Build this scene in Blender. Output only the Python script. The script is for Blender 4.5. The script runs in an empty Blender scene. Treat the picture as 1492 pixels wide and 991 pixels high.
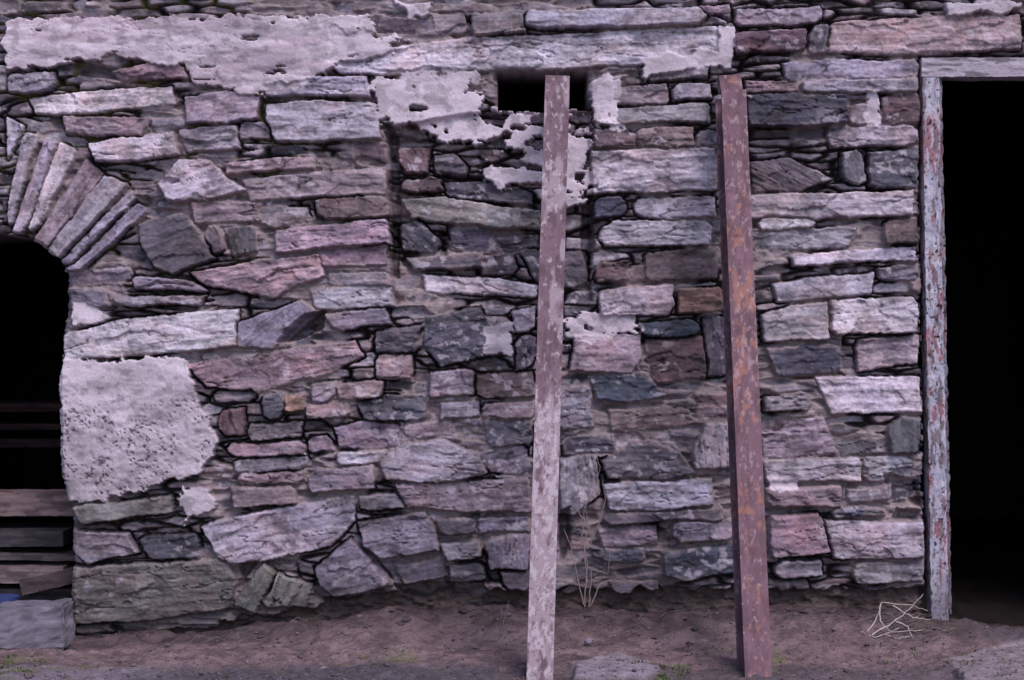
import bpy, bmesh, math, random
import numpy as np
from mathutils import Vector, Matrix
random.seed(4); RNG=np.random.RandomState(7)
SC=0.003; D=8.0; CZ=1.185
K=1.0
TINT=np.array([1.02,.965,1.02])
def P(px,py,y=0.0):
    s=SC*(D+y)/D
    return Vector(((px-746)*s,y,CZ+(495.5-py)*s))
def lin(c):
    c=np.asarray(c,dtype=float)/255.0
    return np.where(c<=0.04045,c/12.92,((c+0.055)/1.055)**2.4)*K*TINT
TAB=[RNG.rand(256,256) for _ in range(24)]
def vn(x,y,seed=0):
    T=TAB[seed%24]
    o=(seed//24)*31.7+seed*5.3
    x=x+o;y=y+o*1.7
    xi=np.floor(x);yi=np.floor(y);fx=x-xi;fy=y-yi
    xi=xi.astype(np.int64);yi=yi.astype(np.int64)
    fx=fx*fx*(3-2*fx);fy=fy*fy*(3-2*fy)
    x0=xi&255;x1=(xi+1)&255;y0=yi&255;y1=(yi+1)&255
    a=T[x0,y0];b=T[x1,y0];c=T[x0,y1];d=T[x1,y1]
    return (a*(1-fx)+b*fx)*(1-fy)+(c*(1-fx)+d*fx)*fy
def fbm(x,y,seed=0,o=4,g=0.5):
    s=0;a=1;t=0
    for i in range(o):
        s=s+a*vn(x*2**i,y*2**i,seed+i*3);t+=a;a*=g
    return s/t
def sst(a,b,x):
    t=np.clip((x-a)/(b-a),0,1);return t*t*(3-2*t)
def polysd(X,Y,pts):
    n=len(pts);d2=np.full(X.shape,1e9);ins=np.zeros(X.shape,bool)
    for i in range(n):
        ax,ay=pts[i];bx,by=pts[(i+1)%n]
        ex,ey=bx-ax,by-ay;L=ex*ex+ey*ey+1e-9
        t=np.clip(((X-ax)*ex+(Y-ay)*ey)/L,0,1)
        dx=X-ax-t*ex;dy=Y-ay-t*ey
        d2=np.minimum(d2,dx*dx+dy*dy)
        c=((ay>Y)!=(by>Y))
        if abs(by-ay)>1e-9:
            c&=(X<(bx-ax)*(Y-ay)/(by-ay)+ax)
        ins^=c
    d=np.sqrt(d2)
    return np.where(ins,d,-d)
# ---------------------------------------------------------------- stones (photo survey of the wall)
PAL=dict(L=(178,167,182),G=(158,147,163),g=(134,122,138),D=(94,86,101),B=(80,80,101),R=(140,117,128),r=(108,86,95),O=(164,128,116),N=(124,121,123),S=(152,130,143))
ST="""
L 765 15 1055 10 1060 36 765 42
L 475 92 560 72 700 54 1045 40 1050 74 930 95 700 103 560 109 500 105
g 685 20 765 15 763 47 690 50
D 548 24 610 28 605 46 550 48
g 612 22 682 20 680 50 612 50
r 1068 48 1172 42 1176 74 1072 76
g 1068 14 1200 8 1200 34 1070 40
D 1180 40 1212 32 1205 76 1178 80
S 1206 34 1300 26 1490 20 1490 72 1330 78 1208 76
G 1140 92 1342 86 1345 112 1145 116
R 1085 117 1160 116 1162 134 1087 136
G 1166 117 1338 114 1338 132 1168 134
g 930 97 1030 92 1030 112 935 118
g 8 110 80 106 82 132 8 136
L 44 142 140 130 250 124 258 152 180 160 100 168 50 165
R 165 102 230 90 268 97 270 112 180 118
g 268 142 330 133 382 140 376 172 330 178 270 178
G 385 120 450 112 535 112 538 140 385 140
G 388 152 470 145 545 150 553 200 470 206 402 205 390 175
R 95 172 150 168 216 173 210 198 100 196
g 220 175 270 172 270 190 222 192
g 262 190 300 184 345 180 350 214 272 222
g 348 175 392 178 392 200 350 200
L 130 208 200 198 255 193 264 225 200 234 140 234
r 518 207 562 209 562 240 520 240
R 328 238 400 231 457 229 457 245 330 253
G 232 270 265 235 305 232 335 262 355 275 300 293 245 290
S 355 262 450 250 560 244 564 282 450 288 365 292
r 460 291 566 285 568 318 462 320
R 278 295 330 290 375 297 374 322 285 325
g 376 305 450 298 455 318 400 330 380 325
S 400 338 480 326 562 318 568 354 480 362 405 368
D 200 328 262 308 285 328 300 350 312 378 250 400 225 388 208 352
D 296 335 318 328 327 365 305 372
D 328 332 370 330 376 368 340 374
S 275 396 380 378 465 374 472 402 440 415 400 432 300 418
R 468 366 560 358 562 386 470 388
g 478 398 570 396 570 416 480 418
G 455 424 500 418 570 418 571 446 458 450
g 96 422 150 420 160 448 98 450
g 100 396 190 390 195 408 102 414
g 190 404 280 408 300 424 200 424
g 160 432 300 428 290 444 180 448
L 94 490 170 468 260 456 345 452 346 505 200 520 96 524
g 346 472 400 450 440 438 468 452 400 508 347 508
S 270 532 395 512 520 496 532 520 480 545 380 572 300 562
g 472 458 562 450 572 472 492 486
D 545 480 615 470 614 512 548 515
G 8 168 36 182 8 232
L 8 312 33 190 58 199 16 334
G 20 338 62 204 82 208 40 340
L 40 342 88 208 112 218 60 326
S 44 350 124 234 150 253 68 368
G 64 368 154 252 187 270 87 376
G 87 380 190 276 196 292 93 390
g 96 397 200 296 218 306 112 398
r 575 220 598 210 628 215 624 248 590 252
D 632 226 660 220 682 240 678 256 636 254
r 580 262 640 254 645 276 590 280
D 642 266 720 262 780 282 778 296 650 284
N 583 292 640 285 785 305 785 332 680 326 600 318
D 578 330 610 318 642 350 630 368 585 362
D 650 332 700 326 722 350 700 370 660 362
D 724 345 790 342 790 364 730 366
D 588 374 700 368 698 390 600 392
D 752 358 858 366 858 420 784 412
D 700 374 748 368 756 398 705 400
L 615 400 700 402 785 412 783 432 700 430 620 424
D 620 462 700 448 716 478 712 520 640 536 615 502
G 748 452 780 445 780 480 752 484
D 750 490 780 486 780 530 752 540
g 880 128 975 122 975 150 882 152
g 978 122 1035 120 1037 146 980 148
G 864 157 1035 150 1037 180 866 183
r 865 189 925 187 926 212 867 213
R 929 187 1010 186 1012 212 930 213
g 1014 192 1046 190 1046 214 1014 214
L 862 222 1040 215 1043 274 950 280 866 283
B 865 290 912 288 914 314 866 317
G 925 290 1045 284 1046 317 928 320
L 882 322 1035 322 1030 355 868 358
r 940 368 1045 360 1048 404 944 408
r 868 384 915 380 918 408 868 411
G 870 422 980 412 983 458 872 463
O 986 422 1050 416 1052 452 988 456
B 930 472 1018 464 1022 488 935 492
S 838 486 935 488 936 520 920 542 830 540
r 940 496 1025 492 1028 550 950 556
D 1026 462 1062 458 1062 548 1030 550
B 860 550 940 545 968 576 910 586 870 580
R 885 598 1000 590 1010 618 890 628
R 1012 574 1066 570 1066 610 1020 612
g 815 565 858 560 862 622 818 626
D 820 638 890 632 896 660 822 664
D 880 672 920 646 950 640 985 660 1010 690 960 698 884 698
G 1010 658 1028 620 1068 616 1068 680 1015 680
L 878 704 1036 698 1038 734 950 742 885 740
D 880 746 1050 740 1052 758 880 762
g 870 768 958 764 962 790 880 796
g 978 762 1068 758 1070 786 982 790
D 858 800 936 798 940 818 870 820
B 965 806 1070 790 1074 832 1000 844 970 840
g 815 668 868 665 872 720 840 750 818 748
D 890 850 955 846 960 866 900 868
B 1085 140 1230 138 1233 180 1160 185 1090 184
R 1236 154 1270 148 1276 178 1240 182
r 1283 140 1340 136 1340 178 1290 180
G 1205 190 1338 182 1339 212 1208 215
D 1095 238 1150 230 1215 258 1165 280 1100 278
D 1226 224 1256 218 1260 268 1228 270
D 1264 222 1338 216 1338 272 1264 274
L 1090 286 1332 278 1330 311 1200 318 1092 318
G 1098 338 1246 332 1242 358 1100 364
r 1284 322 1337 318 1337 354 1290 357
L 1106 322 1180 318 1192 330 1110 334
L 1150 372 1336 360 1336 380 1156 388
G 1125 414 1180 402 1275 398 1270 428 1130 440
g 1278 392 1338 386 1338 408 1280 410
L 1108 458 1150 444 1205 441 1208 492 1112 497
L 1210 441 1338 432 1339 482 1212 488
B 1115 508 1222 500 1225 542 1132 550
S 1246 494 1338 487 1336 530 1250 541
L 1185 552 1340 550 1341 599 1260 604 1210 602
g 1112 578 1178 572 1182 598 1114 600
S 1110 614 1200 608 1219 656 1160 666 1115 668
D 1222 644 1290 638 1292 662 1226 664
D 1294 622 1312 608 1340 612 1338 660 1300 660
G 1112 672 1250 666 1252 698 1120 702
L 1256 668 1330 665 1328 698 1258 700
R 1116 712 1225 708 1226 736 1118 740
g 1232 712 1300 708 1302 728 1234 732
B 1214 740 1285 738 1285 751 1214 753
R 1120 752 1195 748 1208 805 1125 812
G 1198 757 1345 760 1346 810 1270 816 1215 813
g 1125 816 1195 814 1196 838 1128 842
g 1240 822 1345 816 1346 848 1244 850
g 360 618 440 614 438 638 362 642
D 380 578 412 574 412 608 384 612
O 414 576 440 574 442 598 416 600
R 446 590 510 584 510 606 448 610
D 520 588 560 576 620 578 620 610 530 612
g 455 562 488 558 490 584 458 586
R 491 560 560 554 560 580 492 582
g 625 544 690 538 692 574 628 578
r 692 545 778 540 780 578 694 582
R 545 518 602 514 600 552 548 556
g 640 588 698 584 698 608 642 610
R 702 590 778 586 778 610 704 612
D 705 614 775 612 776 655 716 656
g 485 622 530 614 582 618 584 650 492 655
g 590 618 655 614 662 636 592 640
G 550 662 590 650 640 642 700 664 712 690 640 702 565 700
S 575 708 680 702 770 700 772 744 680 746 590 738
g 450 686 545 680 546 712 452 716
L 490 660 568 656 570 674 492 676
S 330 648 445 644 446 662 335 666
g 338 670 448 666 448 682 340 686
R 345 690 440 686 440 704 346 706
R 340 712 430 708 432 734 344 738
g 446 640 482 636 484 656 448 660
G 292 768 370 746 515 722 517 758 482 795 380 820 322 822
g 522 762 620 748 634 776 640 800 560 814 534 800
D 640 758 690 755 690 776 644 778
g 696 756 770 752 770 776 698 778
g 706 784 770 780 772 828 716 830
g 642 792 698 786 702 812 650 816
g 458 828 510 786 545 808 572 850 490 872 465 852
N 340 884 370 842 388 820 402 836 372 892
N 380 886 404 836 455 850 446 888
N 106 826 330 815 346 850 335 885 230 904 106 912
g 110 772 190 776 202 804 130 820 108 800
N 104 738 250 722 252 745 120 764
D 204 784 290 780 292 812 220 814
g 524 724 588 718 590 740 526 744
D 578 826 640 816 650 840 590 852
D 655 824 705 818 708 846 660 850
D 730 836 772 832 772 858 735 860
S 1020 8 1066 6 1064 30 1022 34
g 310 572 372 566 374 586 314 590
g 600 486 614 470 612 500 604 508
D 1080 846 1180 844 1182 862 1084 864
g 660 856 740 852 742 872 664 874
r 318 600 356 596 356 634 322 636
g 690 665 770 640 772 690 716 692
N 106 912 160 908 162 922 106 924
"""
stones=[]
for l in ST.strip().splitlines():
    t=l.split();v=list(map(float,t[1:]))
    stones.append((t[0],[(v[i],v[i+1]) for i in range(0,len(v),2)]))
def course(x0,x1,y0,y1):
    y=y0
    while y<y1:
        h=random.uniform(22,52);x=x0+random.uniform(-30,0)
        while x<x1:
            w=random.uniform(60,200)
            stones.append((random.choice("LGgDRSrg"),[(x+4,y+4+random.uniform(-2,4)),(x+w-4,y+4+random.uniform(-2,4)),(x+w-3-random.uniform(0,8),y+h-3),(x+2+random.uniform(0,8),y+h-3)]))
            x+=w
        y+=h
course(-420,1950,-330,-30)
course(-420,-160,0,930)
course(1680,1950,0,930)
N=len(stones)
# ---------------------------------------------------------------- wall height field
xs=np.concatenate([np.arange(-420,-12,7),np.arange(-12,1506,1.5),np.arange(1506,1950,7)])
ys=np.concatenate([np.arange(-330,-8,7),np.arange(-8,950,1.5)])
X,Y=np.meshgrid(xs,ys)
WX=X+(fbm(X/24,Y/24,1,3)-.5)*5.5+(vn(X/4,Y/4,2)-.5)*2.0
WY=Y+(fbm(X/30,Y/20,5,3)-.5)*5+(vn(X/5,Y/3,6)-.5)*2.0
EXP=1.9
best=np.full(X.shape,-60.0);sec=np.full(X.shape,-60.0);sid=np.full(X.shape,-1)
ang=np.zeros(N);base=np.zeros((N,3));lvl=np.zeros(N);tx=np.zeros(N);ty=np.zeros(N);cx=np.zeros(N);cy=np.zeros(N)
for i,(c,pts) in enumerate(stones):
    a=np.array(pts)
    a=a+np.array([[random.uniform(-2.5,2.5),random.uniform(-1.8,1.8)] for _ in pts])
    if len(a)==4:
        out=[]
        for j in range(4):
            pv=a[j-1];nx_=a[(j+1)%4]
            if random.random()<.5:
                k1=random.uniform(3,12)/max(np.linalg.norm(pv-a[j]),1);k2=random.uniform(3,12)/max(np.linalg.norm(nx_-a[j]),1)
                out+= [a[j]+(pv-a[j])*min(k1,.35),a[j]+(nx_-a[j])*min(k2,.35)]
            else: out.append(a[j])
            if random.random()<.5:
                md=(a[j]+nx_)/2+ (nx_-a[j])*random.uniform(-.2,.2);L_=np.linalg.norm(nx_-a[j])
                if L_>50: out.append(md+np.array([0,random.uniform(-3,3)]))
        a=np.array(out)
    pts=[tuple(p) for p in a]
    cx[i],cy[i]=a.mean(0)
    e=np.roll(a,-1,0)-a;j=np.argmax((e**2).sum(1));ang[i]=math.atan2(e[j,1],e[j,0])
    base[i]=lin(np.array(PAL[c])*random.uniform(.92,1.07)+np.array([random.uniform(-4,5),random.uniform(-3,3),random.uniform(-5,4)]))
    size=(a.max(0)-a.min(0))
    lvl[i]=random.uniform(-.014,.024)+min(size[0]*size[1]/9000.,1)*.016+(.016 if cy[i]>700 else 0)
    tx[i]=random.uniform(-.018,.018)/max(size[0],40);ty[i]=random.uniform(-.010,.022)/max(size[1],30)
    m=24
    i0,i1=np.searchsorted(xs,[a[:,0].min()-m,a[:,0].max()+m]);j0,j1=np.searchsorted(ys,[a[:,1].min()-m,a[:,1].max()+m])
    if i1<=i0 or j1<=j0: continue
    w=(slice(j0,j1),slice(i0,i1))
    sd=polysd(WX[w],WY[w],pts)
    b=best[w];s=sec[w];k=sid[w]
    up=sd>b
    sec[w]=np.where(up,b,np.maximum(s,sd));sid[w]=np.where(up,i,k);best[w]=np.where(up,sd,b)
isS=(best+EXP>0)&(sid>=0)
eS=np.minimum(best+EXP,(best-sec)*.6)
def cells(x,y,ax,ay,seed,pw=3.,jx_=.9,jy_=.7):
    r=np.random.RandomState(seed);T1=r.rand(512,512);T2=r.rand(512,512);T3=r.rand(512,512)
    gy=np.floor(y/ay).astype(int)
    F1=np.full(x.shape,9.);F2=np.full(x.shape,9.);ID=np.zeros(x.shape,int);CX=np.zeros(x.shape);CY=np.zeros(x.shape)
    for dj in (-1,0,1):
        jy=gy+dj;off=T3[jy&511,3]
        gx=np.floor(x/ax+off).astype(int)
        for di in (-1,0,1):
            jx=gx+di
            sx=(jx-off+.5+(T1[jx&511,jy&511]-.5)*jx_)*ax;sy=(jy+.5+(T2[jx&511,jy&511]-.5)*jy_)*ay
            d=(np.abs((x-sx)/ax)**pw+np.abs((y-sy)/ay)**pw)**(1/pw)
            u=d<F1
            F2=np.where(u,F1,np.minimum(F2,d));ID=np.where(u,(jx&511)*512+(jy&511),ID);CX=np.where(u,x-sx,CX);CY=np.where(u,y-sy,CY);F1=np.where(u,d,F1)
    return F1,(F2-F1),ID,CX,CY
big=fbm(X/150,Y/90,9,2)>.51
TX=X+(fbm(X/30,Y/30,1,3)-.5)*8;TY=Y+(fbm(X/50,Y/24,5,3)-.5)*8+.06*X*np.sin(X/160.)*.15
_,ea,ia,_,_=cells(TX,TY,56,11,11,4.);_,eb,ib,_,_=cells(TX,TY,62,19,12,4.)
ef=np.where(big,eb*10,ea*6);fid=np.where(big,ib+300000,ia)
eF=np.minimum(ef,-(best+EXP)*.8)
h1=(fid*0.61803398875)%1;h2=(fid*0.7548776662)%1;h3=(fid*0.569840291)%1
a_=np.where(isS,ang[np.clip(sid,0,N-1)],(h2-.5)*.16)
ca,sa=np.cos(a_),np.sin(a_)
off=np.where(isS,sid*13.7,h1*900)
U=X*ca+Y*sa+off;V=-X*sa+Y*ca+off*.7
st1=fbm(U/80,V/6,3,3);st2=vn(U/26,V/2.2,8)
iso=fbm(X/30+off,Y/28,12,5)
def facet(au,av,seed,warp):
    uu=U+(fbm(U/18,V/14,seed,3)-.5)*warp;vv=V+(fbm(U/18,V/14,seed+4,3)-.5)*warp*.7
    _,ee,ii,dx,dy=cells(uu,vv,au,av,seed,2.,.95,.95)
    q1=(ii*.61803398875)%1;q2=(ii*.7548776662)%1;q3=(ii*.569840291)%1
    return (q1-.5)+((q2-.5)*dx/au+(q3-.5)*dy/av)*1.6,q1
f1,q1=facet(72,22,21,20);f2,q2=facet(30,8,25,9)
sidc=np.clip(sid,0,N-1)
sh1=(sid*.7548776662)%1;sh2=(sid*.569840291)%1
crk=np.abs(fbm(U/95,V/15,20,3)-.5);crk=(1-sst(.004,.016,crk))*sst(.35,.6,vn(U/60,V/20,7))*(sh1>.35)
ro=.55+.75*sh2      # some stones split smooth, some rough
rel=(f1*.012+f2*.0040+(iso-.5)*.019)*ro+(st1-.5)*.007+(st2-.5)*.0014+(fbm(X/6,Y/5,15,3)-.5)*.0035-crk*.010
hS=lvl[sidc]+tx[sidc]*(X-cx[sidc])+ty[sidc]*(Y-cy[sidc])+rel
hF=-.040+.044*h2+rel*.6
hs=np.where(isS,hS,hF);e=np.where(isS,eS,eF)
mort=sst(.47,.57,fbm(X/80,Y/60,17,3)+.09*sst(500,600,Y)*sst(900,800,Y)*sst(300,400,X))
wd=np.where(isS,3.2,2.2)
gap=-.068-.02*vn(X/9,Y/9,4)
gap=gap*(1-mort)+(-.022+.020*fbm(X/8,Y/8,18,3))*mort
p=1-(1-np.clip(e/wd,0,1))**2.2
H=gap+(hs-gap)*p
rec=sst(-3,3,polysd(WX,WY,[(566,185),(700,165),(860,160),(862,440),(760,445),(572,442)]))
H-=.055*rec
crev=np.zeros(X.shape)
for pts,dp in [([(562,180),(578,195),(584,300),(580,405),(568,405),(566,300)],.07),([(418,478),(445,458),(474,452),(470,480),(430,498),(405,500)],.14),([(848,290),(862,292),(866,350),(860,400),(846,360)],.07),([(700,392),(612,392),(612,400),(700,400)],.04),([(1286,690),(1340,700),(1345,742),(1300,735)],.05),([(575,852),(700,848),(725,878),(600,882)],.10),([(1306,740),(1344,745),(1340,758),(1300,757)],.06),([(560,190),(640,205),(600,214),(565,205)],.06),([(815,742),(830,735),(832,800),(816,820)],.08),([(470,872),(560,860),(590,884),(480,890)],.08),([(345,822),(380,816),(352,846)],.07),([(520,790),(540,800),(575,846),(560,842)],.06),([(640,250),(780,262),(780,268),(650,262)],.04),([(575,282),(640,280),(640,286),(580,290)],.05),([(640,330),(652,330),(650,372),(640,372)],.05),([(785,340),(800,338),(802,372),(780,368)],.05)]:
    c=sst(-2,4,polysd(WX,WY,pts));H-=dp*c;crev=np.maximum(crev,c)
# eroded footing: earth packed under the lowest course
foot=np.interp(X,[-420,90,100,340,350,450,480,600,760,1080,1200,1345,1950],[940,940,940,908,896,890,874,868,864,858,860,858,860])
fm=sst(-3,3,Y-foot+24*(fbm(X/26,Y/30,4,4)-.5))
H=H*(1-fm)+(-.09+.06*fbm(X/16,Y/10,9,4))*fm
# colours
col=np.zeros(X.shape+(3,))
fp=np.array([lin(c) for c in [(124,114,126),(98,90,104),(132,114,122),(102,86,94),(152,142,154),(88,81,93),(116,104,112),(138,126,137)]])
col[:]=fp[(h3*8).astype(int)%8]
col=np.where(isS[...,None],base[sidc],col)
t=(st1-.5)*.6+(iso-.5)*.85+(st2-.5)*.24+(fbm(X/4,Y/3,16,3)-.5)*.75+(q1-.5)*.20+(q2-.5)*.15
col*=np.clip(1+t*1.1,.36,1.8)[...,None]
rust=sst(.52,.72,fbm(U/50,V/24,19,5))[...,None]*.6
col=col*(1-rust)+col*np.array([1.12,.93,.86])*rust
blu=sst(.53,.72,fbm(U/50,V/30,20,5))[...,None]*.5
col=col*(1-blu)+col*np.array([.87,.94,1.04])*blu
dkp=sst(.54,.68,fbm(X/24,Y/16,10,5))[...,None]*.36
col*=1-dkp
lich=(sst(.62,.68,fbm(X/12,Y/9,21,5))*sst(.45,.6,fbm(X/120,Y/100,22,2)))[...,None]*.5
col=col*(1-lich)+lin((192,180,192))*lich
sp=sst(2,6,polysd(WX,WY,[(110,470),(345,452),(346,490),(250,510),(110,505)]))*sst(.42,.54,fbm(X/8,Y/6,7,5))
col=col*(1-sp[...,None]*.7)+lin((204,188,204))*sp[...,None]*.7
mc=lin((140,124,126))*(.65+.7*fbm(X/6,Y/6,10,3))[...,None]
soil=lin((60,53,55))*(.6+.8*fbm(X/5,Y/5,13,2))[...,None]
moss=sst(.46,.60,fbm(X/30,Y/24,23,3))*sst(460,300,Y)*sst(640,300,X)
soil=soil*(1-moss[...,None])+lin((108,106,62))*moss[...,None]
jc=soil*(1-mort[...,None])+mc*mort[...,None]
jm=(1-sst(.3,2.2,e))[...,None]
col=col*(1-jm)+jc*jm
col*=(1-.45*crk)[...,None]
sm=(sst(.54,.64,fbm(X/30,Y/22,2,5))*mort*sst(10,2,e))[...,None]
col=col*(1-sm*.75)+mc*1.1*sm*.75
# render / plaster remains
PLS=[([(6,30),(220,26),(540,22),(552,48),(532,74),(490,94),(470,116),(385,136),(330,134),(280,125),(268,96),(225,90),(160,84),(90,94),(6,106)],.020,7),
 ([(538,110),(692,106),(715,150),(790,160),(800,110),(850,165),(862,200),(862,292),(840,305),(800,290),(740,270),(690,255),(715,235),(690,208),(640,205),(600,186),(545,176)],.012,9),
 ([(92,524),(272,519),(285,570),(300,610),(320,640),(292,690),(240,705),(180,720),(130,735),(96,728),(86,640),(86,560)],.028,6),
 ([(104,440),(126,440),(168,466),(100,482)],.014,4),
 ([(258,716),(305,712),(316,748),(270,756)],.012,9),
 ([(700,474),(745,470),(744,518),(708,516)],.010,8),
 ([(930,86),(1045,70),(1046,36),(1074,34),(1068,102),(1000,98),(938,120)],.010,5),
 ([(885,446),(925,444),(930,484),(830,508),(820,470)],.004,12),
 ([(1118,692),(1160,694),(1160,712),(1120,712)],.010,6),
 ([(1375,2),(1490,2),(1490,18),(1380,26)],.026,4),
 ([(575,4),(630,4),(622,28),(596,28)],.014,4),
 ([(480,40),(550,50),(600,60),(560,74),(480,92)],.014,8),
 ([(860,116),(905,112),(905,182),(862,184)],.002,11),
 ([(1262,126),(1284,126),(1282,182),(1264,184)],.000,6)]
pn=fbm(X/22,Y/16,6,6,.58)-.5;cr=fbm(X/60,Y/18,11,4)
pl_s=fbm(X/80,Y/50,8,3)
for k,(pts,lv,rg) in enumerate(PLS):
    sd=polysd(WX,WY,pts)+pn*rg*4.2
    hp=lv-.05*(rec if k==1 else 0)*.6+(pl_s-.5)*.024+(fbm(X/5,Y/5,3,3)-.5)*.0022+(fbm(X/18,Y/12,9,3)-.5)*.005
    m=sst(-.8,1.6,sd)
    if k in(1,12,7): m=m*sst(.24,.29,fbm(X/17,Y/13,19,4)+(.10*sst(700,640,X) if k==1 else 0))
    if k==1: m=m*sst(.30+.12*sst(680,740,X),.34+.12*sst(680,740,X),fbm(X/30,Y/16,13,5)+.02)
    if k==0:
        hp=hp+(cr-.5)*.016
        m=m*sst(.19,.23,fbm(X/38,Y/9,5,4))
    pit=0
    if k==2:
        pit=sst(.66,.72,fbm(X/3.2,Y/3.2,22,2))*sst(565,610,Y+60*pn)*sst(.35,.55,fbm(X/30,Y/30,3,2))
        hp=hp-.009*pit+.006*sst(575,560,Y+20*pn)+(fbm(X/9,Y/8,15,3)-.5)*.010*sst(560,600,Y)
    pc=lin((204,189,201))*(.64+.64*fbm(X/60,Y/16,20,5))[...,None]
    pc=pc*(1-.30*sst(.52,.66,fbm(X/14,Y/10,1,6)))[...,None]
    if k==2:
        pc=pc*(.84+.16*(1-sst(560,600,Y+20*pn)))[...,None]*(1-.5*pit)[...,None]
        st_=sst(.56,.7,fbm(X/26,Y/60,17,5))[...,None]*.35;pc=pc*(1-st_)+pc*np.array([.8,.76,.74])*st_
    if k==0:
        sh=sst(.48,.60,fbm(X/110+Y/60,Y/14,14,6))[...,None]*.65;pc=pc*(1-sh)+pc*np.array([.78,.68,.72])*sh
        fc=(1-sst(.0,.012,np.abs(fbm(X/60,Y/22,18,4)-.5)))*sst(.45,.6,vn(X/70,Y/40,3));pc=pc*(1-.4*fc)[...,None];hp=hp-.004*fc
    H=H*(1-m)+np.maximum(hp,H-.006)*m
    col=col*(1-m[...,None])+pc*m[...,None]
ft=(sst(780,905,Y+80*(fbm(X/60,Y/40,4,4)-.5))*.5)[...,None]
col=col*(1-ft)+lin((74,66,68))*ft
grn=(sst(700,900,Y)*sst(480,200,X)*.3)[...,None]
col=col*(1-grn)+col*np.array([.94,1.0,.92])*grn
ws=fbm(X/160,Y/110,2,5);col*=(1+.4*(ws-.5))[...,None]
lum=col.mean(-1,keepdims=True);col=col*np.clip(lum/.24,.05,3)**.08
lum=col.mean(-1,keepdims=True);col=col*.86+lum*np.array([1.03,.955,1.05])*.14
ec=lin((84,70,68))*(.5+1.0*fbm(X/9,Y/6,5,4))[...,None]
col=col*(1-fm[...,None])+ec*fm[...,None]
# openings
OP=[([(-150,960),(-150,430),(-100,370),(-50,345),(5,341),(36,344),(60,358),(82,378),(98,400),(98,450),(90,490),(87,560),(90,690),(103,740),(108,800),(106,870),(105,960)],.55),
    ([(724,104),(858,103),(856,156),(800,161),(726,160)],.40),
    ([(1341,80),(1650,80),(1650,960),(1352,960),(1350,880),(1345,500),(1341,110)],.40)]
inside=np.zeros(X.shape,bool)
for k,(pts,dp) in enumerate(OP):
    sd=polysd(X*.2+WX*.8 if k<2 else X*.1+WX*.9,Y*.3+WY*.7 if k<2 else Y*.8+.2*WY,pts);m=sd>0
    H=np.where(m,-dp,H);inside|=m
    rr=sst(-7,0,sd)*(~m);H=H-.018*rr
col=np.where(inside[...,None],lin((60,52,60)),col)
ny,nx=X.shape
co=np.stack([(X-746)*SC,-H,CZ+(495.5-Y)*SC],-1).reshape(-1,3)
idx=np.arange(nx*ny).reshape(ny,nx)
q=np.stack([idx[:-1,:-1],idx[1:,:-1],idx[1:,1:],idx[:-1,1:]],-1).reshape(-1,4)
ins=inside.reshape(-1);q=q[~ins[q].all(1)]
def mk(name,co,faces_flat,nper,col=None,smooth=True,mat=None):
    me=bpy.data.meshes.new(name)
    me.vertices.add(len(co));me.vertices.foreach_set("co",np.asarray(co,dtype=np.float32).ravel())
    nf=len(faces_flat)//nper
    me.loops.add(nf*nper);me.loops.foreach_set("vertex_index",np.asarray(faces_flat,dtype=np.int32))
    me.polygons.add(nf);me.polygons.foreach_set("loop_start",np.arange(nf,dtype=np.int32)*nper)
    try: me.polygons.foreach_set("loop_total",np.full(nf,nper,dtype=np.int32))
    except Exception: pass
    me.update(calc_edges=True)
    if col is not None:
        at=me.color_attributes.new("Col",'FLOAT_COLOR','POINT')
        c=np.ones((len(co),4),dtype=np.float32);c[:,:3]=np.clip(col,0,.9);at.data.foreach_set("color",c.ravel())
    me.polygons.foreach_set("use_smooth",np.full(nf,smooth))
    me.validate()
    ob=bpy.data.objects.new(name,me);bpy.context.collection.objects.link(ob)
    if mat: me.materials.append(mat)
    return ob
def mat_attr(name,rough=.8,fine=260,amt=.5,bump=.35,bd=.003,spec=.3,metal=0):
    m=bpy.data.materials.new(name);m.use_nodes=True;nt=m.node_tree;n=nt.nodes;l=nt.links
    b=n["Principled BSDF"];b.inputs["Roughness"].default_value=rough;b.inputs["Specular IOR Level"].default_value=spec;b.inputs["Metallic"].default_value=metal
    at=n.new("ShaderNodeAttribute");at.attribute_name="Col"
    tc=n.new("ShaderNodeTexCoord")
    mp=n.new("ShaderNodeMapping");mp.inputs["Scale"].default_value=(1,1,1.8);l.new(tc.outputs["Object"],mp.inputs[0])
    no=n.new("ShaderNodeTexNoise");no.inputs["Scale"].default_value=fine;no.inputs["Detail"].default_value=3;l.new(mp.outputs[0],no.inputs[0])
    mr=n.new("ShaderNodeMapRange");mr.inputs[1].default_value=.25;mr.inputs[2].default_value=.75;mr.inputs[3].default_value=1-amt;mr.inputs[4].default_value=1+amt
    l.new(no.outputs[0],mr.inputs[0])
    mx=n.new("ShaderNodeVectorMath");mx.operation='SCALE';l.new(at.outputs["Color"],mx.inputs[0]);l.new(mr.outputs[0],mx.inputs["Scale"])
    l.new(mx.outputs[0],b.inputs["Base Color"])
    bp=n.new("ShaderNodeBump");bp.inputs["Strength"].default_value=bump;bp.inputs["Distance"].default_value=bd
    l.new(no.outputs[0],bp.inputs["Height"]);l.new(bp.outputs[0],b.inputs["Normal"])
    return m
M_st=mat_attr("slate_masonry",.70,180,.3,.35,.003,.35)
wall=mk("stone_wall",co,q.ravel(),4,col.reshape(-1,3),True,M_st)
del co,q
def child(o,p): o.parent=p
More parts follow.
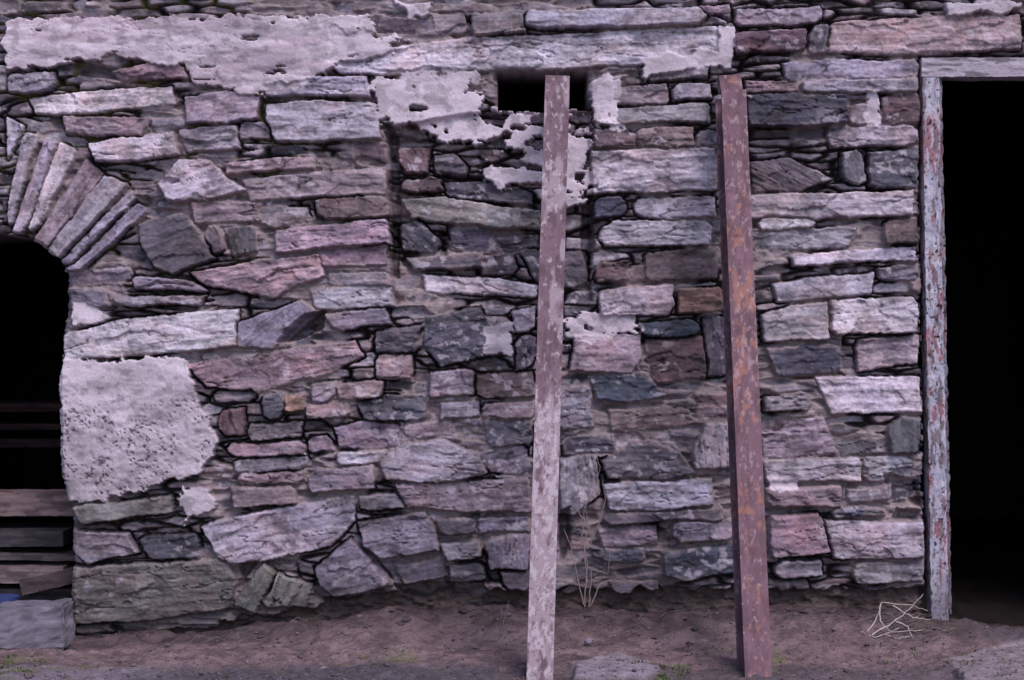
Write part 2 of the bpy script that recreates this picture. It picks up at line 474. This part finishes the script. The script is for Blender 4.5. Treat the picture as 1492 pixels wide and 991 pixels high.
def mat_plain(name,c,rough=.9,scale=8,amt=.4):
    m=bpy.data.materials.new(name);m.use_nodes=True;nt=m.node_tree;n=nt.nodes;l=nt.links;b=n["Principled BSDF"];b.inputs["Roughness"].default_value=rough
    tc=n.new("ShaderNodeTexCoord");no=n.new("ShaderNodeTexNoise");no.inputs["Scale"].default_value=scale;no.inputs["Detail"].default_value=6;l.new(tc.outputs["Object"],no.inputs[0])
    cr=n.new("ShaderNodeValToRGB");c=lin(c);cr.color_ramp.elements[0].color=(*(c*(1-amt)),1);cr.color_ramp.elements[1].color=(*(c*(1+amt)),1);cr.color_ramp.elements[0].position=.3;cr.color_ramp.elements[1].position=.7
    l.new(no.outputs[0],cr.inputs[0]);l.new(cr.outputs[0],b.inputs["Base Color"]);return m
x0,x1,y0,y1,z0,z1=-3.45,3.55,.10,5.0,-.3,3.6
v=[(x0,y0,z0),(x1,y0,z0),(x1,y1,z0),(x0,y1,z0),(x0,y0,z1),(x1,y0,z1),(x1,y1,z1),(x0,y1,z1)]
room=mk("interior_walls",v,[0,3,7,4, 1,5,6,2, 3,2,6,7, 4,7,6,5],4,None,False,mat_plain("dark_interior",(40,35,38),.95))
child(room,wall)
# ---------------------------------------------------------------- ground
gx=np.concatenate([-np.geomspace(60,2.75,26),np.arange(-2.7,2.7,.007),np.geomspace(2.75,60,26)])
gy=np.concatenate([-np.geomspace(90,1.25,26),np.arange(-1.2,.12,.007),np.linspace(.14,5,24)])
GX,GY=np.meshgrid(gx,gy)
wallx=(np.array([-60,0,100,330,450,600,1100,1300,1380,1490,2000])-746)*SC
wallz=CZ+(495.5-np.array([936,936,930,914,902,890,884,888,902,915,915]))*SC
zw=np.interp(GX,wallx,wallz)+(fbm(GX*4,GY*4+9,1,4)-.5)*.07*(np.abs(GX)<3)
zy=-.135+0*GX
tt=.5*sst(0,-.75,GY)+.5*sst(-.06,-.36,GY+.16*(fbm(GX*3,GY*0+2,3,3)-.5))
GZ=zw*(1-tt)+zy*tt
near=(np.abs(GX)<4)&(GY>-3)
GZ+=np.where(near,(fbm(GX*6,GY*6,5,4)-.5)*.055+(fbm(GX*30,GY*30,8,4)-.5)*.020,(fbm(GX*.6,GY*.6,2,2)-.5)*.04)
GZ=np.where(GY>.1,np.minimum(zw,-.05)+(fbm(GX*5,GY*5,5,3)-.5)*.02,GZ)
dirt=lin((118,100,103))*(.5+1.0*fbm(GX*9,GY*14,3,5))[...,None]
dirt*=(1-.3*sst(.5,.62,fbm(GX*24,GY*34,6,3)))[...,None]
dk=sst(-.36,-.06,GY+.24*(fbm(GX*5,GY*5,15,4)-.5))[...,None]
dirt=dirt*(1-.5*dk)  # shadow band against the wall foot, painted into the earth colour
grav=lin((118,108,118))*(.5+1.0*fbm(GX*40,GY*40,9,4))[...,None]
gm=sst(-.56,-.68,GY+.22*(fbm(GX*2.2,GY*3,12,3)-.5))*(GX<-.05)
gdark=lin((84,78,84))*(.5+1.0*fbm(GX*45,GY*45,9,4))[...,None]
gl=sst(-1.2,-1.7,GX)[...,None]
grav=gdark*(1-gl)+grav*gl
gm=np.maximum(gm,sst(-.62,-.74,GY+.1*(fbm(GX*3,GY*3,12,3)-.5))*.6)
gm=np.maximum(gm,sst(1.95,2.15,GX+.3*(fbm(GX*3,GY*3,2,3)-.5))*sst(.1,-.2,GY)*.8)[...,None]
gc=dirt*(1-gm)+grav*gm
mo=(sst(.48,.60,fbm(GX*9,GY*12,21,4))*np.maximum(sst(-1.5,-2.1,GX),sst(.55,.75,fbm(GX*2,GY*2,7,2)))*sst(-.3,-.6,GY))[...,None]*.75
gc=gc*(1-mo)+lin((98,100,70))*mo
def flag(pp,up,c):
    global GZ,gc
    pts=[]
    for a,b in pp:
        s=(CZ+.125)/((b-495.5)*SC/D)/D; pts.append(((a-746)*SC*s,-D+D*s))
    sd=polysd(GX+(fbm(GX*12,GY*12,4,3)-.5)*.06,GY+(fbm(GX*12,GY*12,6,3)-.5)*.05,pts)
    m=sst(-.004,.014,sd);GZ=GZ*(1-m)+(-.125+up+(fbm(GX*14,GY*14,4,3)-.5)*.02)*m
    gc=gc*(1-m[...,None])+lin(c)*(.5+1.0*fbm(GX*25,GY*25,14,4))[...,None]*m[...,None]
flag([(832,970),(900,955),(965,975),(950,990),(840,990)],.014,(136,126,136))
flag([(1370,962),(1495,940),(1510,992),(1400,992)],.010,(132,120,126))
ind=sst(.0,.12,GY)[...,None];gc=gc*(1-ind*.85)  # indoor gloom painted in: floor colour darkened past the wall line
ny,nx=GX.shape;idx=np.arange(nx*ny).reshape(ny,nx)
q=np.stack([idx[:-1,:-1],idx[:-1,1:],idx[1:,1:],idx[1:,:-1]],-1).reshape(-1,4)
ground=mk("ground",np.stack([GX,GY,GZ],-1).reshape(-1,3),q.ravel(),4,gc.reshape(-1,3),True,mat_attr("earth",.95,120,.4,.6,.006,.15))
def gz(x,y):
    i=min(max(np.searchsorted(gx,x),0),len(gx)-1);j=min(max(np.searchsorted(gy,y),0),len(gy)-1);return float(GZ[j,i])
bm0=bmesh.new();bmesh.ops.create_icosphere(bm0,subdivisions=2,radius=1);iv=np.array([v.co[:] for v in bm0.verts]);ifc=np.array([[v.index for v in f.verts] for f in bm0.faces]);bm0.free()
cs=[];fs=[];cc=[];n0=0
def rock(x,y,z,r,c,fl=.55):
    global n0
    s=np.array([random.uniform(.7,1.4),random.uniform(.7,1.2),fl*random.uniform(.6,1.1)])*r
    nv=iv*1.0
    for _ in range(4):
        d=RNG.randn(3);d/=np.linalg.norm(d);k=random.uniform(.45,.8);pr=nv@d;nv=nv-np.outer(np.maximum(pr-k,0),d)
    nv=nv*s;a=random.uniform(0,6.28);R=np.array([[math.cos(a),-math.sin(a),0],[math.sin(a),math.cos(a),0],[0,0,1]])
    nv=nv@R.T+np.array([x,y,z]);cs.append(nv);fs.append(ifc+n0);n0+=len(nv)
    cc.append(np.repeat(lin(np.array(c)*random.uniform(.75,1.15))[None],len(nv),0))
for i in range(3000):
    x=random.uniform(-2.5,2.5);y=-random.random()**.7*1.15
    r=random.choice([.003,.003,.004,.006,.007]) if random.random()<.985 else random.uniform(.010,.018)
    rock(x,y,gz(x,y)+r*.2,r,random.choice([(106,94,100),(94,84,92),(126,116,122),(98,82,84)]))
for i in range(90):
    x=random.uniform(-1.9,1.85);y=-.03-abs(random.gauss(0,.10));r=random.uniform(.008,.026)
    rock(x,y,gz(x,y)-r*.05,r,random.choice([(70,62,68),(86,76,82),(80,68,70)]),.55)
pp=P(858,926,-.35);rock(pp.x,pp.y,gz(pp.x,pp.y)+.012,.032,(140,130,142),.7)
mk("loose_stones",np.concatenate(cs),np.concatenate(fs).ravel(),3,np.concatenate(cc),False,M_st)
# ---------------------------------------------------------------- bars (extruded profiles)
def dens(prof,st):
    out=[];n=len(prof)
    for i in range(n):
        a=np.array(prof[i]);b=np.array(prof[(i+1)%n]);k=max(1,int(round(np.linalg.norm(b-a)/st)))
        for j in range(k): out.append(a+(b-a)*j/k)
    return np.array(out)
def bar(name,A,B,prof,right,cf,mat,st=.005,wob=.0008,seed=0):
    A=Vector(A);B=Vector(B);ax=(B-A);L=ax.length;ax.normalize()
    r=Vector(right);r=(r-ax*r.dot(ax)).normalized();d=ax.cross(r);d=-d if d.y<0 else d
    pr=dens(prof,st);n=len(pr);m=max(2,int(L/st))
    t=np.linspace(0,L,m);T,_=np.meshgrid(t,np.zeros(n),indexing='ij')
    Uo=np.repeat(pr[None,:,0],m,0);Wo=np.repeat(pr[None,:,1],m,0)
    du=(fbm(T*30+seed,Wo*40+Uo*13,3,3)-.5)*2*wob;dw=(fbm(T*28+seed,Uo*40+Wo*17,9,3)-.5)*2*wob
    A_,r_,d_,x_=map(np.array,(A,r,d,ax))
    co=A_+T[...,None]*x_+(Uo+du)[...,None]*r_+(Wo+dw)[...,None]*d_
    col=cf(Uo,Wo,T,L,seed)
    idx=np.arange(n*m).reshape(m,n);nxt=np.roll(idx,-1,1)
    q=np.stack([idx[:-1],nxt[:-1],nxt[1:],idx[1:]],-1).reshape(-1,4)
    ob=mk(name,co.reshape(-1,3),q.ravel(),4,col.reshape(-1,3),False,mat)
    bm=bmesh.new();bm.from_mesh(ob.data);bm.verts.ensure_lookup_table()
    for row in (0,m-1):
        try: bm.faces.new([bm.verts[i] for i in idx[row]])
        except Exception: pass
    bmesh.ops.recalc_face_normals(bm,faces=bm.faces[:]);bm.to_mesh(ob.data);bm.free()
    return ob
def ibeam(w,h,tf,tw):
    a=w/2;b=tw/2
    return [(-a,0),(a,0),(a,tf),(b,tf),(b,h-tf),(a,h-tf),(a,h),(-a,h),(-a,h-tf),(-b,h-tf),(-b,tf),(-a,tf)]
def mix(a,b,m): return a*(1-m[...,None])+b*m[...,None]
def c_beam(pale):
    def f(U,W,T,L,s):
        X_=U*1000/3+s*50;Y_=T*1000/3
        c=np.zeros(U.shape+(3,))+lin((122,99,110) if pale else (118,90,101))
        c=c*(.65+.7*fbm(X_/14,Y_/30,4+s,5))[...,None]
        c=mix(c,lin((90,66,72)),sst(.48,.70,fbm(X_/7,Y_/26,8+s,5))*.55)
        c=c*(.85+.3*fbm(X_/2,Y_/3,6,2))[...,None]
        py=1-T/L
        if pale:
            amt=np.interp(py,[0,.04,.12,.20,.26,.4,.52,.60,.8,1],[.04,.08,.12,.18,.0,.0,.03,.28,.24,.18])
            c=mix(c,lin((172,155,164)),sst(.56,.70,fbm(X_/12,Y_/40,2,5)+amt)*.75)
            m=sst(.68-amt*.7,.74-amt*.7,fbm(X_/4.5,Y_/9,11,6,.6))
            c=mix(c,lin((196,182,190)),m*.7)
            c=mix(c,lin((96,70,76)),sst(.62,.68,fbm(X_/3.5,Y_/6,14,5,.6))*.6)
        else:
            am=np.interp(py,[0,.3,.36,.42,.55,.62,1],[0,.0,.12,.17,.10,.0,0])
            c=mix(c,lin((168,116,100)),sst(.60-am,.76-am,fbm(X_/10,Y_/18,13,6,.6))*.65)
            a2=np.interp(py,[0,.1,.2,.3,.5,.6,1],[.04,.08,.08,.0,.12,.02,.0])
            c=mix(c,lin((178,152,158)),sst(.66-a2,.72-a2,fbm(X_/4,Y_/8,15,6,.6))*.55)
        return c
    return f
M_ru=mat_attr("rusted_steel",.75,420,.35,.45,.002,.3)
b1=bar("steel_beam",P(786,1003,-.86),P(812.5,110,-.185),ibeam(.104,.12,.010,.008),(1,0,0),c_beam(True),M_ru,.004,seed=1)
b2=bar("steel_beam",P(1106,1003,-.86),P(1069,130,-.19),ibeam(.108,.12,.010,.008),(1,.13,0),c_beam(False),M_ru,.004,seed=2)
sb=bar("beam_back_flange",P(1067,131,-.14),P(1064,109,-.13),[(-.05,0),(.046,0),(.046,.05),(-.05,.05)],(1,.13,0),c_beam(False),M_ru,seed=3)
sb.parent=b2
# ---------------------------------------------------------------- door frame
def c_post(U,W,T,L,s):
    X_=U*1000/3+W*200;Y_=T*1000/3
    wood=lin((122,110,116))*(.5+1.0*fbm(X_/2.5,Y_/50,4,4))[...,None]
    c=lin((174,172,190))*(.75+.5*fbm(X_/12,Y_/30,6,4))[...,None]
    rp=np.interp(T/L,[0,.3,.5,.75,.9,1],[.0,.07,.04,.06,.09,0])
    c=mix(c,lin((152,90,98)),sst(.59-rp,.63-rp,fbm(X_/7,Y_/28,9,6,.6))*.8)
    c=mix(c,lin((202,196,206)),sst(.56,.60,fbm(X_/6,Y_/24,13,6,.6))*.6)
    c=mix(c,wood,sst(.56,.60,fbm(X_/6,Y_/34,17,6,.6))*.9)
    c=mix(c,lin((60,48,52)),sst(.68,.72,fbm(X_/3,Y_/5,20,3)))
    c=mix(c,lin((84,74,80)),sst(.35,.0,T)*.6)
    return c
M_pw=mat_attr("peeling_paint_wood",.8,200,.25,.5,.003,.3)
fr=bpy.data.objects.new("door_frame",None);bpy.context.collection.objects.link(fr)
pa=bar("post",P(1370,905,.0),P(1356.5,113,.0),[(-.038,0),(.030,0),(.038,.008),(.038,.11),(-.038,.11)],(1,0,0),c_post,M_pw,.004,.005,5);pa.parent=fr
ps=bar("door_stop",P(1383,895,.03),P(1368,113,.03),[(-.012,0),(.012,0),(.012,.05),(-.012,.05)],(1,0,0),lambda U,W,T,L,s:c_post(U,W,T,L,s)*.55,M_pw,.006,.007,7);ps.parent=fr
def c_lint(U,W,T,L,s):
    X_=U*1000/3+W*200;Y_=T*1000/3
    c=lin((172,162,174))*(.55+.9*fbm(X_/2,Y_/60,4,5))[...,None]
    return mix(c,lin((96,86,92)),sst(.55,.60,fbm(X_/4,Y_/40,7,5))*.75)
pl=bar("head",P(1343,98,.0),P(1660,97,.0),[(-.042,0),(.042,0),(.042,.14),(-.042,.14)],(0,0,1),c_lint,M_pw,.005,.004,6);pl.parent=fr
pr_=bar("post_far",P(1645,905,.0),P(1645,113,.0),[(-.038,0),(.038,0),(.038,.11),(-.038,.11)],(1,0,0),c_post,M_pw,.01,.003,8);pr_.parent=fr
# ---------------------------------------------------------------- timber stack in the arch
def c_wood(rgb):
    def f(U,W,T,L,s):
        c=lin(rgb)*(.45+1.1*fbm(U*500+W*300,T*8+s,4,4))[...,None]
        return c*(1-.45*sst(.5,.6,fbm(T*14+s,U*60+W*30,9,4)))[...,None]
    return f
ts=bpy.data.objects.new("timber_stack",None);bpy.context.collection.objects.link(ts)
def plank(name,x0,x1,ya,yb,y,dep,c,sd,tilt=0):
    A=P(x0,(ya+yb)/2+tilt,y);B=P(x1,(ya+yb)/2-tilt,y);h=(yb-ya)*SC*(D+y)/D/2
    o=bar(name,A,B,[(-h,0),(h,0),(h,dep),(-h,dep)],(0,0,1),c_wood(c),M_pw,.008,.003,sd);o.parent=ts
plank("board_1",-120,140,718,752,.35,.20,(132,112,114),1)
plank("board_2",-120,92,775,797,.25,.40,(66,62,68),2,1)
plank("board_3",-120,135,808,816,.20,.35,(90,82,86),3,-2)
plank("board_4",-120,92,826,850,.15,.30,(130,112,114),4)
plank("board_5",30,150,832,854,.12,.16,(84,70,72),5,14)
plank("board_6",-120,130,858,876,.2,.30,(96,86,92),6)
plank("shelf_1",-120,150,588,600,1.1,.4,(76,54,58),7)
plank("shelf_2",-120,150,618,626,1.1,.4,(76,54,58),8)
plank("board_7",-120,150,640,652,1.1,.4,(60,46,50),9)
bm=bmesh.new();bmesh.ops.create_cone(bm,cap_ends=True,segments=28,radius1=.06,radius2=.075,depth=.13)
me=bpy.data.meshes.new("blue_bucket");bm.to_mesh(me);bm.free();ob=bpy.data.objects.new("blue_bucket",me);bpy.context.collection.objects.link(ob)
p_=P(3,890,.02);ob.location=p_;me.materials.append(mat_plain("blue_plastic",(52,66,120),.5,20,.2))
def rockblock(name,cxp,czp,y,sx,sy,sz,c,rot=0):
    bm=bmesh.new();bmesh.ops.create_cube(bm,size=1)
    bmesh.ops.scale(bm,vec=(sx,sy,sz),verts=bm.verts)
    bmesh.ops.bevel(bm,geom=bm.edges[:],offset=.010,segments=2,affect='EDGES')
    bmesh.ops.subdivide_edges(bm,edges=bm.edges[:],cuts=9,use_grid_fill=True)
    bmesh.ops.triangulate(bm,faces=bm.faces[:])
    from mathutils import noise
    for v in bm.verts:
        v.co+=noise.noise_vector(v.co*6)*.012+noise.noise_vector(v.co*22)*.006+noise.noise_vector(v.co*60)*.004
        if v.co.z>0: v.co.x*=.95
    me=bpy.data.meshes.new(name);bm.to_mesh(me);n=len(me.vertices)
    a=np.zeros(n*3);me.vertices.foreach_get("co",a);a=a.reshape(-1,3)
    cl=lin(c)*(.4+1.2*fbm(a[:,0]*26+a[:,1]*9,a[:,2]*60,4,5))[:,None]
    cl=cl*(1-.3*sst(.5,.62,fbm(a[:,0]*14+a[:,1]*14,a[:,2]*14,9,4)))[:,None]
    at=me.color_attributes.new("Col",'FLOAT_COLOR','POINT');cc_=np.ones((n,4),dtype=np.float32);cc_[:,:3]=cl;at.data.foreach_set("color",cc_.ravel())
    bm.free();ob=bpy.data.objects.new(name,me);bpy.context.collection.objects.link(ob);me.materials.append(M_st)
    ob.location=P(cxp,czp,y);ob.rotation_euler=(0,0,rot);return ob
rockblock("stone_block",50,910,-.13,.31,.22,.185,(118,114,126),.05)
# ---------------------------------------------------------------- dry stems
def stems(name,lines,c,r):
    cu=bpy.data.curves.new(name,'CURVE');cu.dimensions='3D';cu.bevel_depth=r;cu.bevel_resolution=2
    for ln in lines:
        pts=[]
        for i in range(len(ln)-1):
            a=Vector(ln[i]);b=Vector(ln[i+1]);k=5
            for j in range(k):
                q_=a.lerp(b,j/k)+Vector([random.uniform(-.003,.003) for _ in range(3)]);pts.append(q_)
        pts.append(Vector(ln[-1]))
        s=cu.splines.new('POLY');s.points.add(len(pts)-1)
        for i,q_ in enumerate(pts): s.points[i].co=(*q_,1);s.points[i].radius=1.15-.75*i/len(pts)
    tmp=bpy.data.objects.new(name+"_c",cu);bpy.context.collection.objects.link(tmp)
    dg=bpy.context.evaluated_depsgraph_get();me=bpy.data.meshes.new_from_object(tmp.evaluated_get(dg))
    bpy.data.objects.remove(tmp);me.name=name;me.materials.clear();me.materials.append(mat_plain(name+"_bark",c,.8,60,.3))
    for p_ in me.polygons:p_.use_smooth=True
    ob=bpy.data.objects.new(name,me);bpy.context.collection.objects.link(ob);return ob
Q=lambda a,b,y=-.09:tuple(P(a,b,y))
stems("climbing_stems",[
 [Q(852,884),Q(856,820),Q(848,780),Q(852,740),Q(868,710),Q(874,680),Q(868,655)],
 [Q(858,884),Q(862,830),Q(886,836),Q(890,800)],[Q(856,800),Q(870,770),Q(882,730),Q(878,700)],
 [Q(850,880),Q(836,820),Q(830,790),Q(822,770)],[Q(860,882),Q(875,850),Q(900,842),Q(925,846)],
 [Q(852,760),Q(840,740),Q(842,712)],[Q(855,850),Q(851,800),Q(857,770),Q(853,735)]],(136,120,120),.0026)
br=[[Q(1252,938,-.3),Q(1275,905,-.22),Q(1285,878,-.18),Q(1330,882,-.2),Q(1352,890,-.22)],
 [Q(1270,925,-.3),Q(1300,908,-.25),Q(1325,888,-.22),Q(1345,866,-.2)],
 [Q(1283,880,-.2),Q(1282,905,-.24),Q(1300,922,-.28),Q(1345,918,-.3)],
 [Q(1262,935,-.3),Q(1290,925,-.28),Q(1310,930,-.3),Q(1330,926,-.3)],
 [Q(1305,905,-.26),Q(1322,912,-.27),Q(1330,930,-.3)],[Q(1300,882,-.2),Q(1330,900,-.22),Q(1356,903,-.25)],
 [Q(1255,920,-.26),Q(1275,930,-.3),Q(1310,915,-.26)]]
stems("dry_branches",br,(182,170,168),.0028)
tw=[[Q(730,925,-.3),Q(735,900,-.2),Q(742,875,-.12)],[Q(600,950,-.4),Q(640,946,-.4)],[Q(738,900,-.2),Q(728,885,-.18)]]
for i in range(110):
    if i<60: x=random.uniform(-1.6,1.9);y=random.uniform(-.45,-.04)
    else: x=random.gauss(1.68,.10);y=random.uniform(-.34,-.16)
    z=gz(x,y)+.004;a=random.uniform(-.6,.6);l=random.uniform(.03,.10)
    tw.append([(x,y,z),(x+l*.5*math.cos(a),y+l*.5*math.sin(a),z+random.uniform(.005,.03)),(x+l*math.cos(a),y+l*math.sin(a),z+random.uniform(0,.03))])
stems("dry_twigs",tw,(122,106,102),.0017)
cs=[];fs=[];n0=0;cc=[]
def tuft(x,y,n,h,c):
    global n0
    z=gz(x,y)
    for i in range(n):
        a=random.uniform(0,6.28);r=random.uniform(0,.03);l=h*random.uniform(.5,1.2);w=.0022
        bx,by=x+r*math.cos(a),y+r*math.sin(a);ln=random.uniform(.2,.9)*l;dx,dy=math.cos(a)*ln,math.sin(a)*ln;px_,py_=-math.sin(a)*w,math.cos(a)*w
        vv=[(bx-px_,by-py_,z-.004),(bx+px_,by+py_,z-.004),(bx+dx*.4+px_,by+dy*.4+py_,z+l*.6),(bx+dx*.4-px_,by+dy*.4-py_,z+l*.6),(bx+dx,by+dy,z+l*.8),(bx+dx,by+dy,z+l*.82)]
        cs.append(np.array(vv));fs.append(np.array([[0,1,2,3],[3,2,4,5]])+n0);n0+=6
        cc.append(np.repeat(lin(np.array(c)*random.uniform(.7,1.2))[None],6,0))
for i in range(60):
    x=random.uniform(-2.35,-1.85);y=random.uniform(-.85,-.4);tuft(x,y,12,.014,(104,108,78))
for i in range(22):
    x=random.gauss(.62,.07);y=random.uniform(-.9,-.65);tuft(x,y,14,.018,(96,108,72))
for i in range(40):
    x=random.uniform(-2.4,2.4);y=random.uniform(-1.0,-.5);tuft(x,y,6,.012,(106,104,80))
for i in range(14):
    x=random.uniform(1.5,2.2);y=random.uniform(-.7,-.3);tuft(x,y,8,.02,(112,110,86))
mk("weeds",np.concatenate(cs),np.concatenate(fs).ravel(),4,np.concatenate(cc),False,mat_attr("weed_leaf",.7,100,.2,.1,.001,.2))
# ---------------------------------------------------------------- light, camera
w=bpy.data.worlds.new("World");bpy.context.scene.world=w;w.use_nodes=True
n=w.node_tree.nodes;sk=n.new("ShaderNodeTexSky");sk.sky_type='NISHITA';sk.sun_disc=False
d=Vector((.34,-.60,.88)).normalized()
sk.sun_elevation=math.asin(d.z);sk.sun_rotation=math.atan2(d.x,d.y)
w.node_tree.links.new(sk.outputs[0],n["Background"].inputs[0]);n["Background"].inputs[1].default_value=.15
sl=bpy.data.lights.new("sun","SUN");sl.energy=2.4;sl.angle=math.radians(34);sl.color=(1,.93,.90)
so=bpy.data.objects.new("sun",sl);bpy.context.collection.objects.link(so);so.rotation_euler=d.to_track_quat('Z','Y').to_euler()
cam=bpy.data.cameras.new("camera");cam.sensor_width=36;cam.lens=36*D/(1492*SC);cam.clip_end=300
co_=bpy.data.objects.new("camera",cam);bpy.context.collection.objects.link(co_);co_.location=(0,-D,CZ);co_.rotation_euler=(math.radians(90),0,0)
sc=bpy.context.scene;sc.camera=co_
sc.view_settings.view_transform='Standard';sc.view_settings.look='None';sc.view_settings.exposure=0
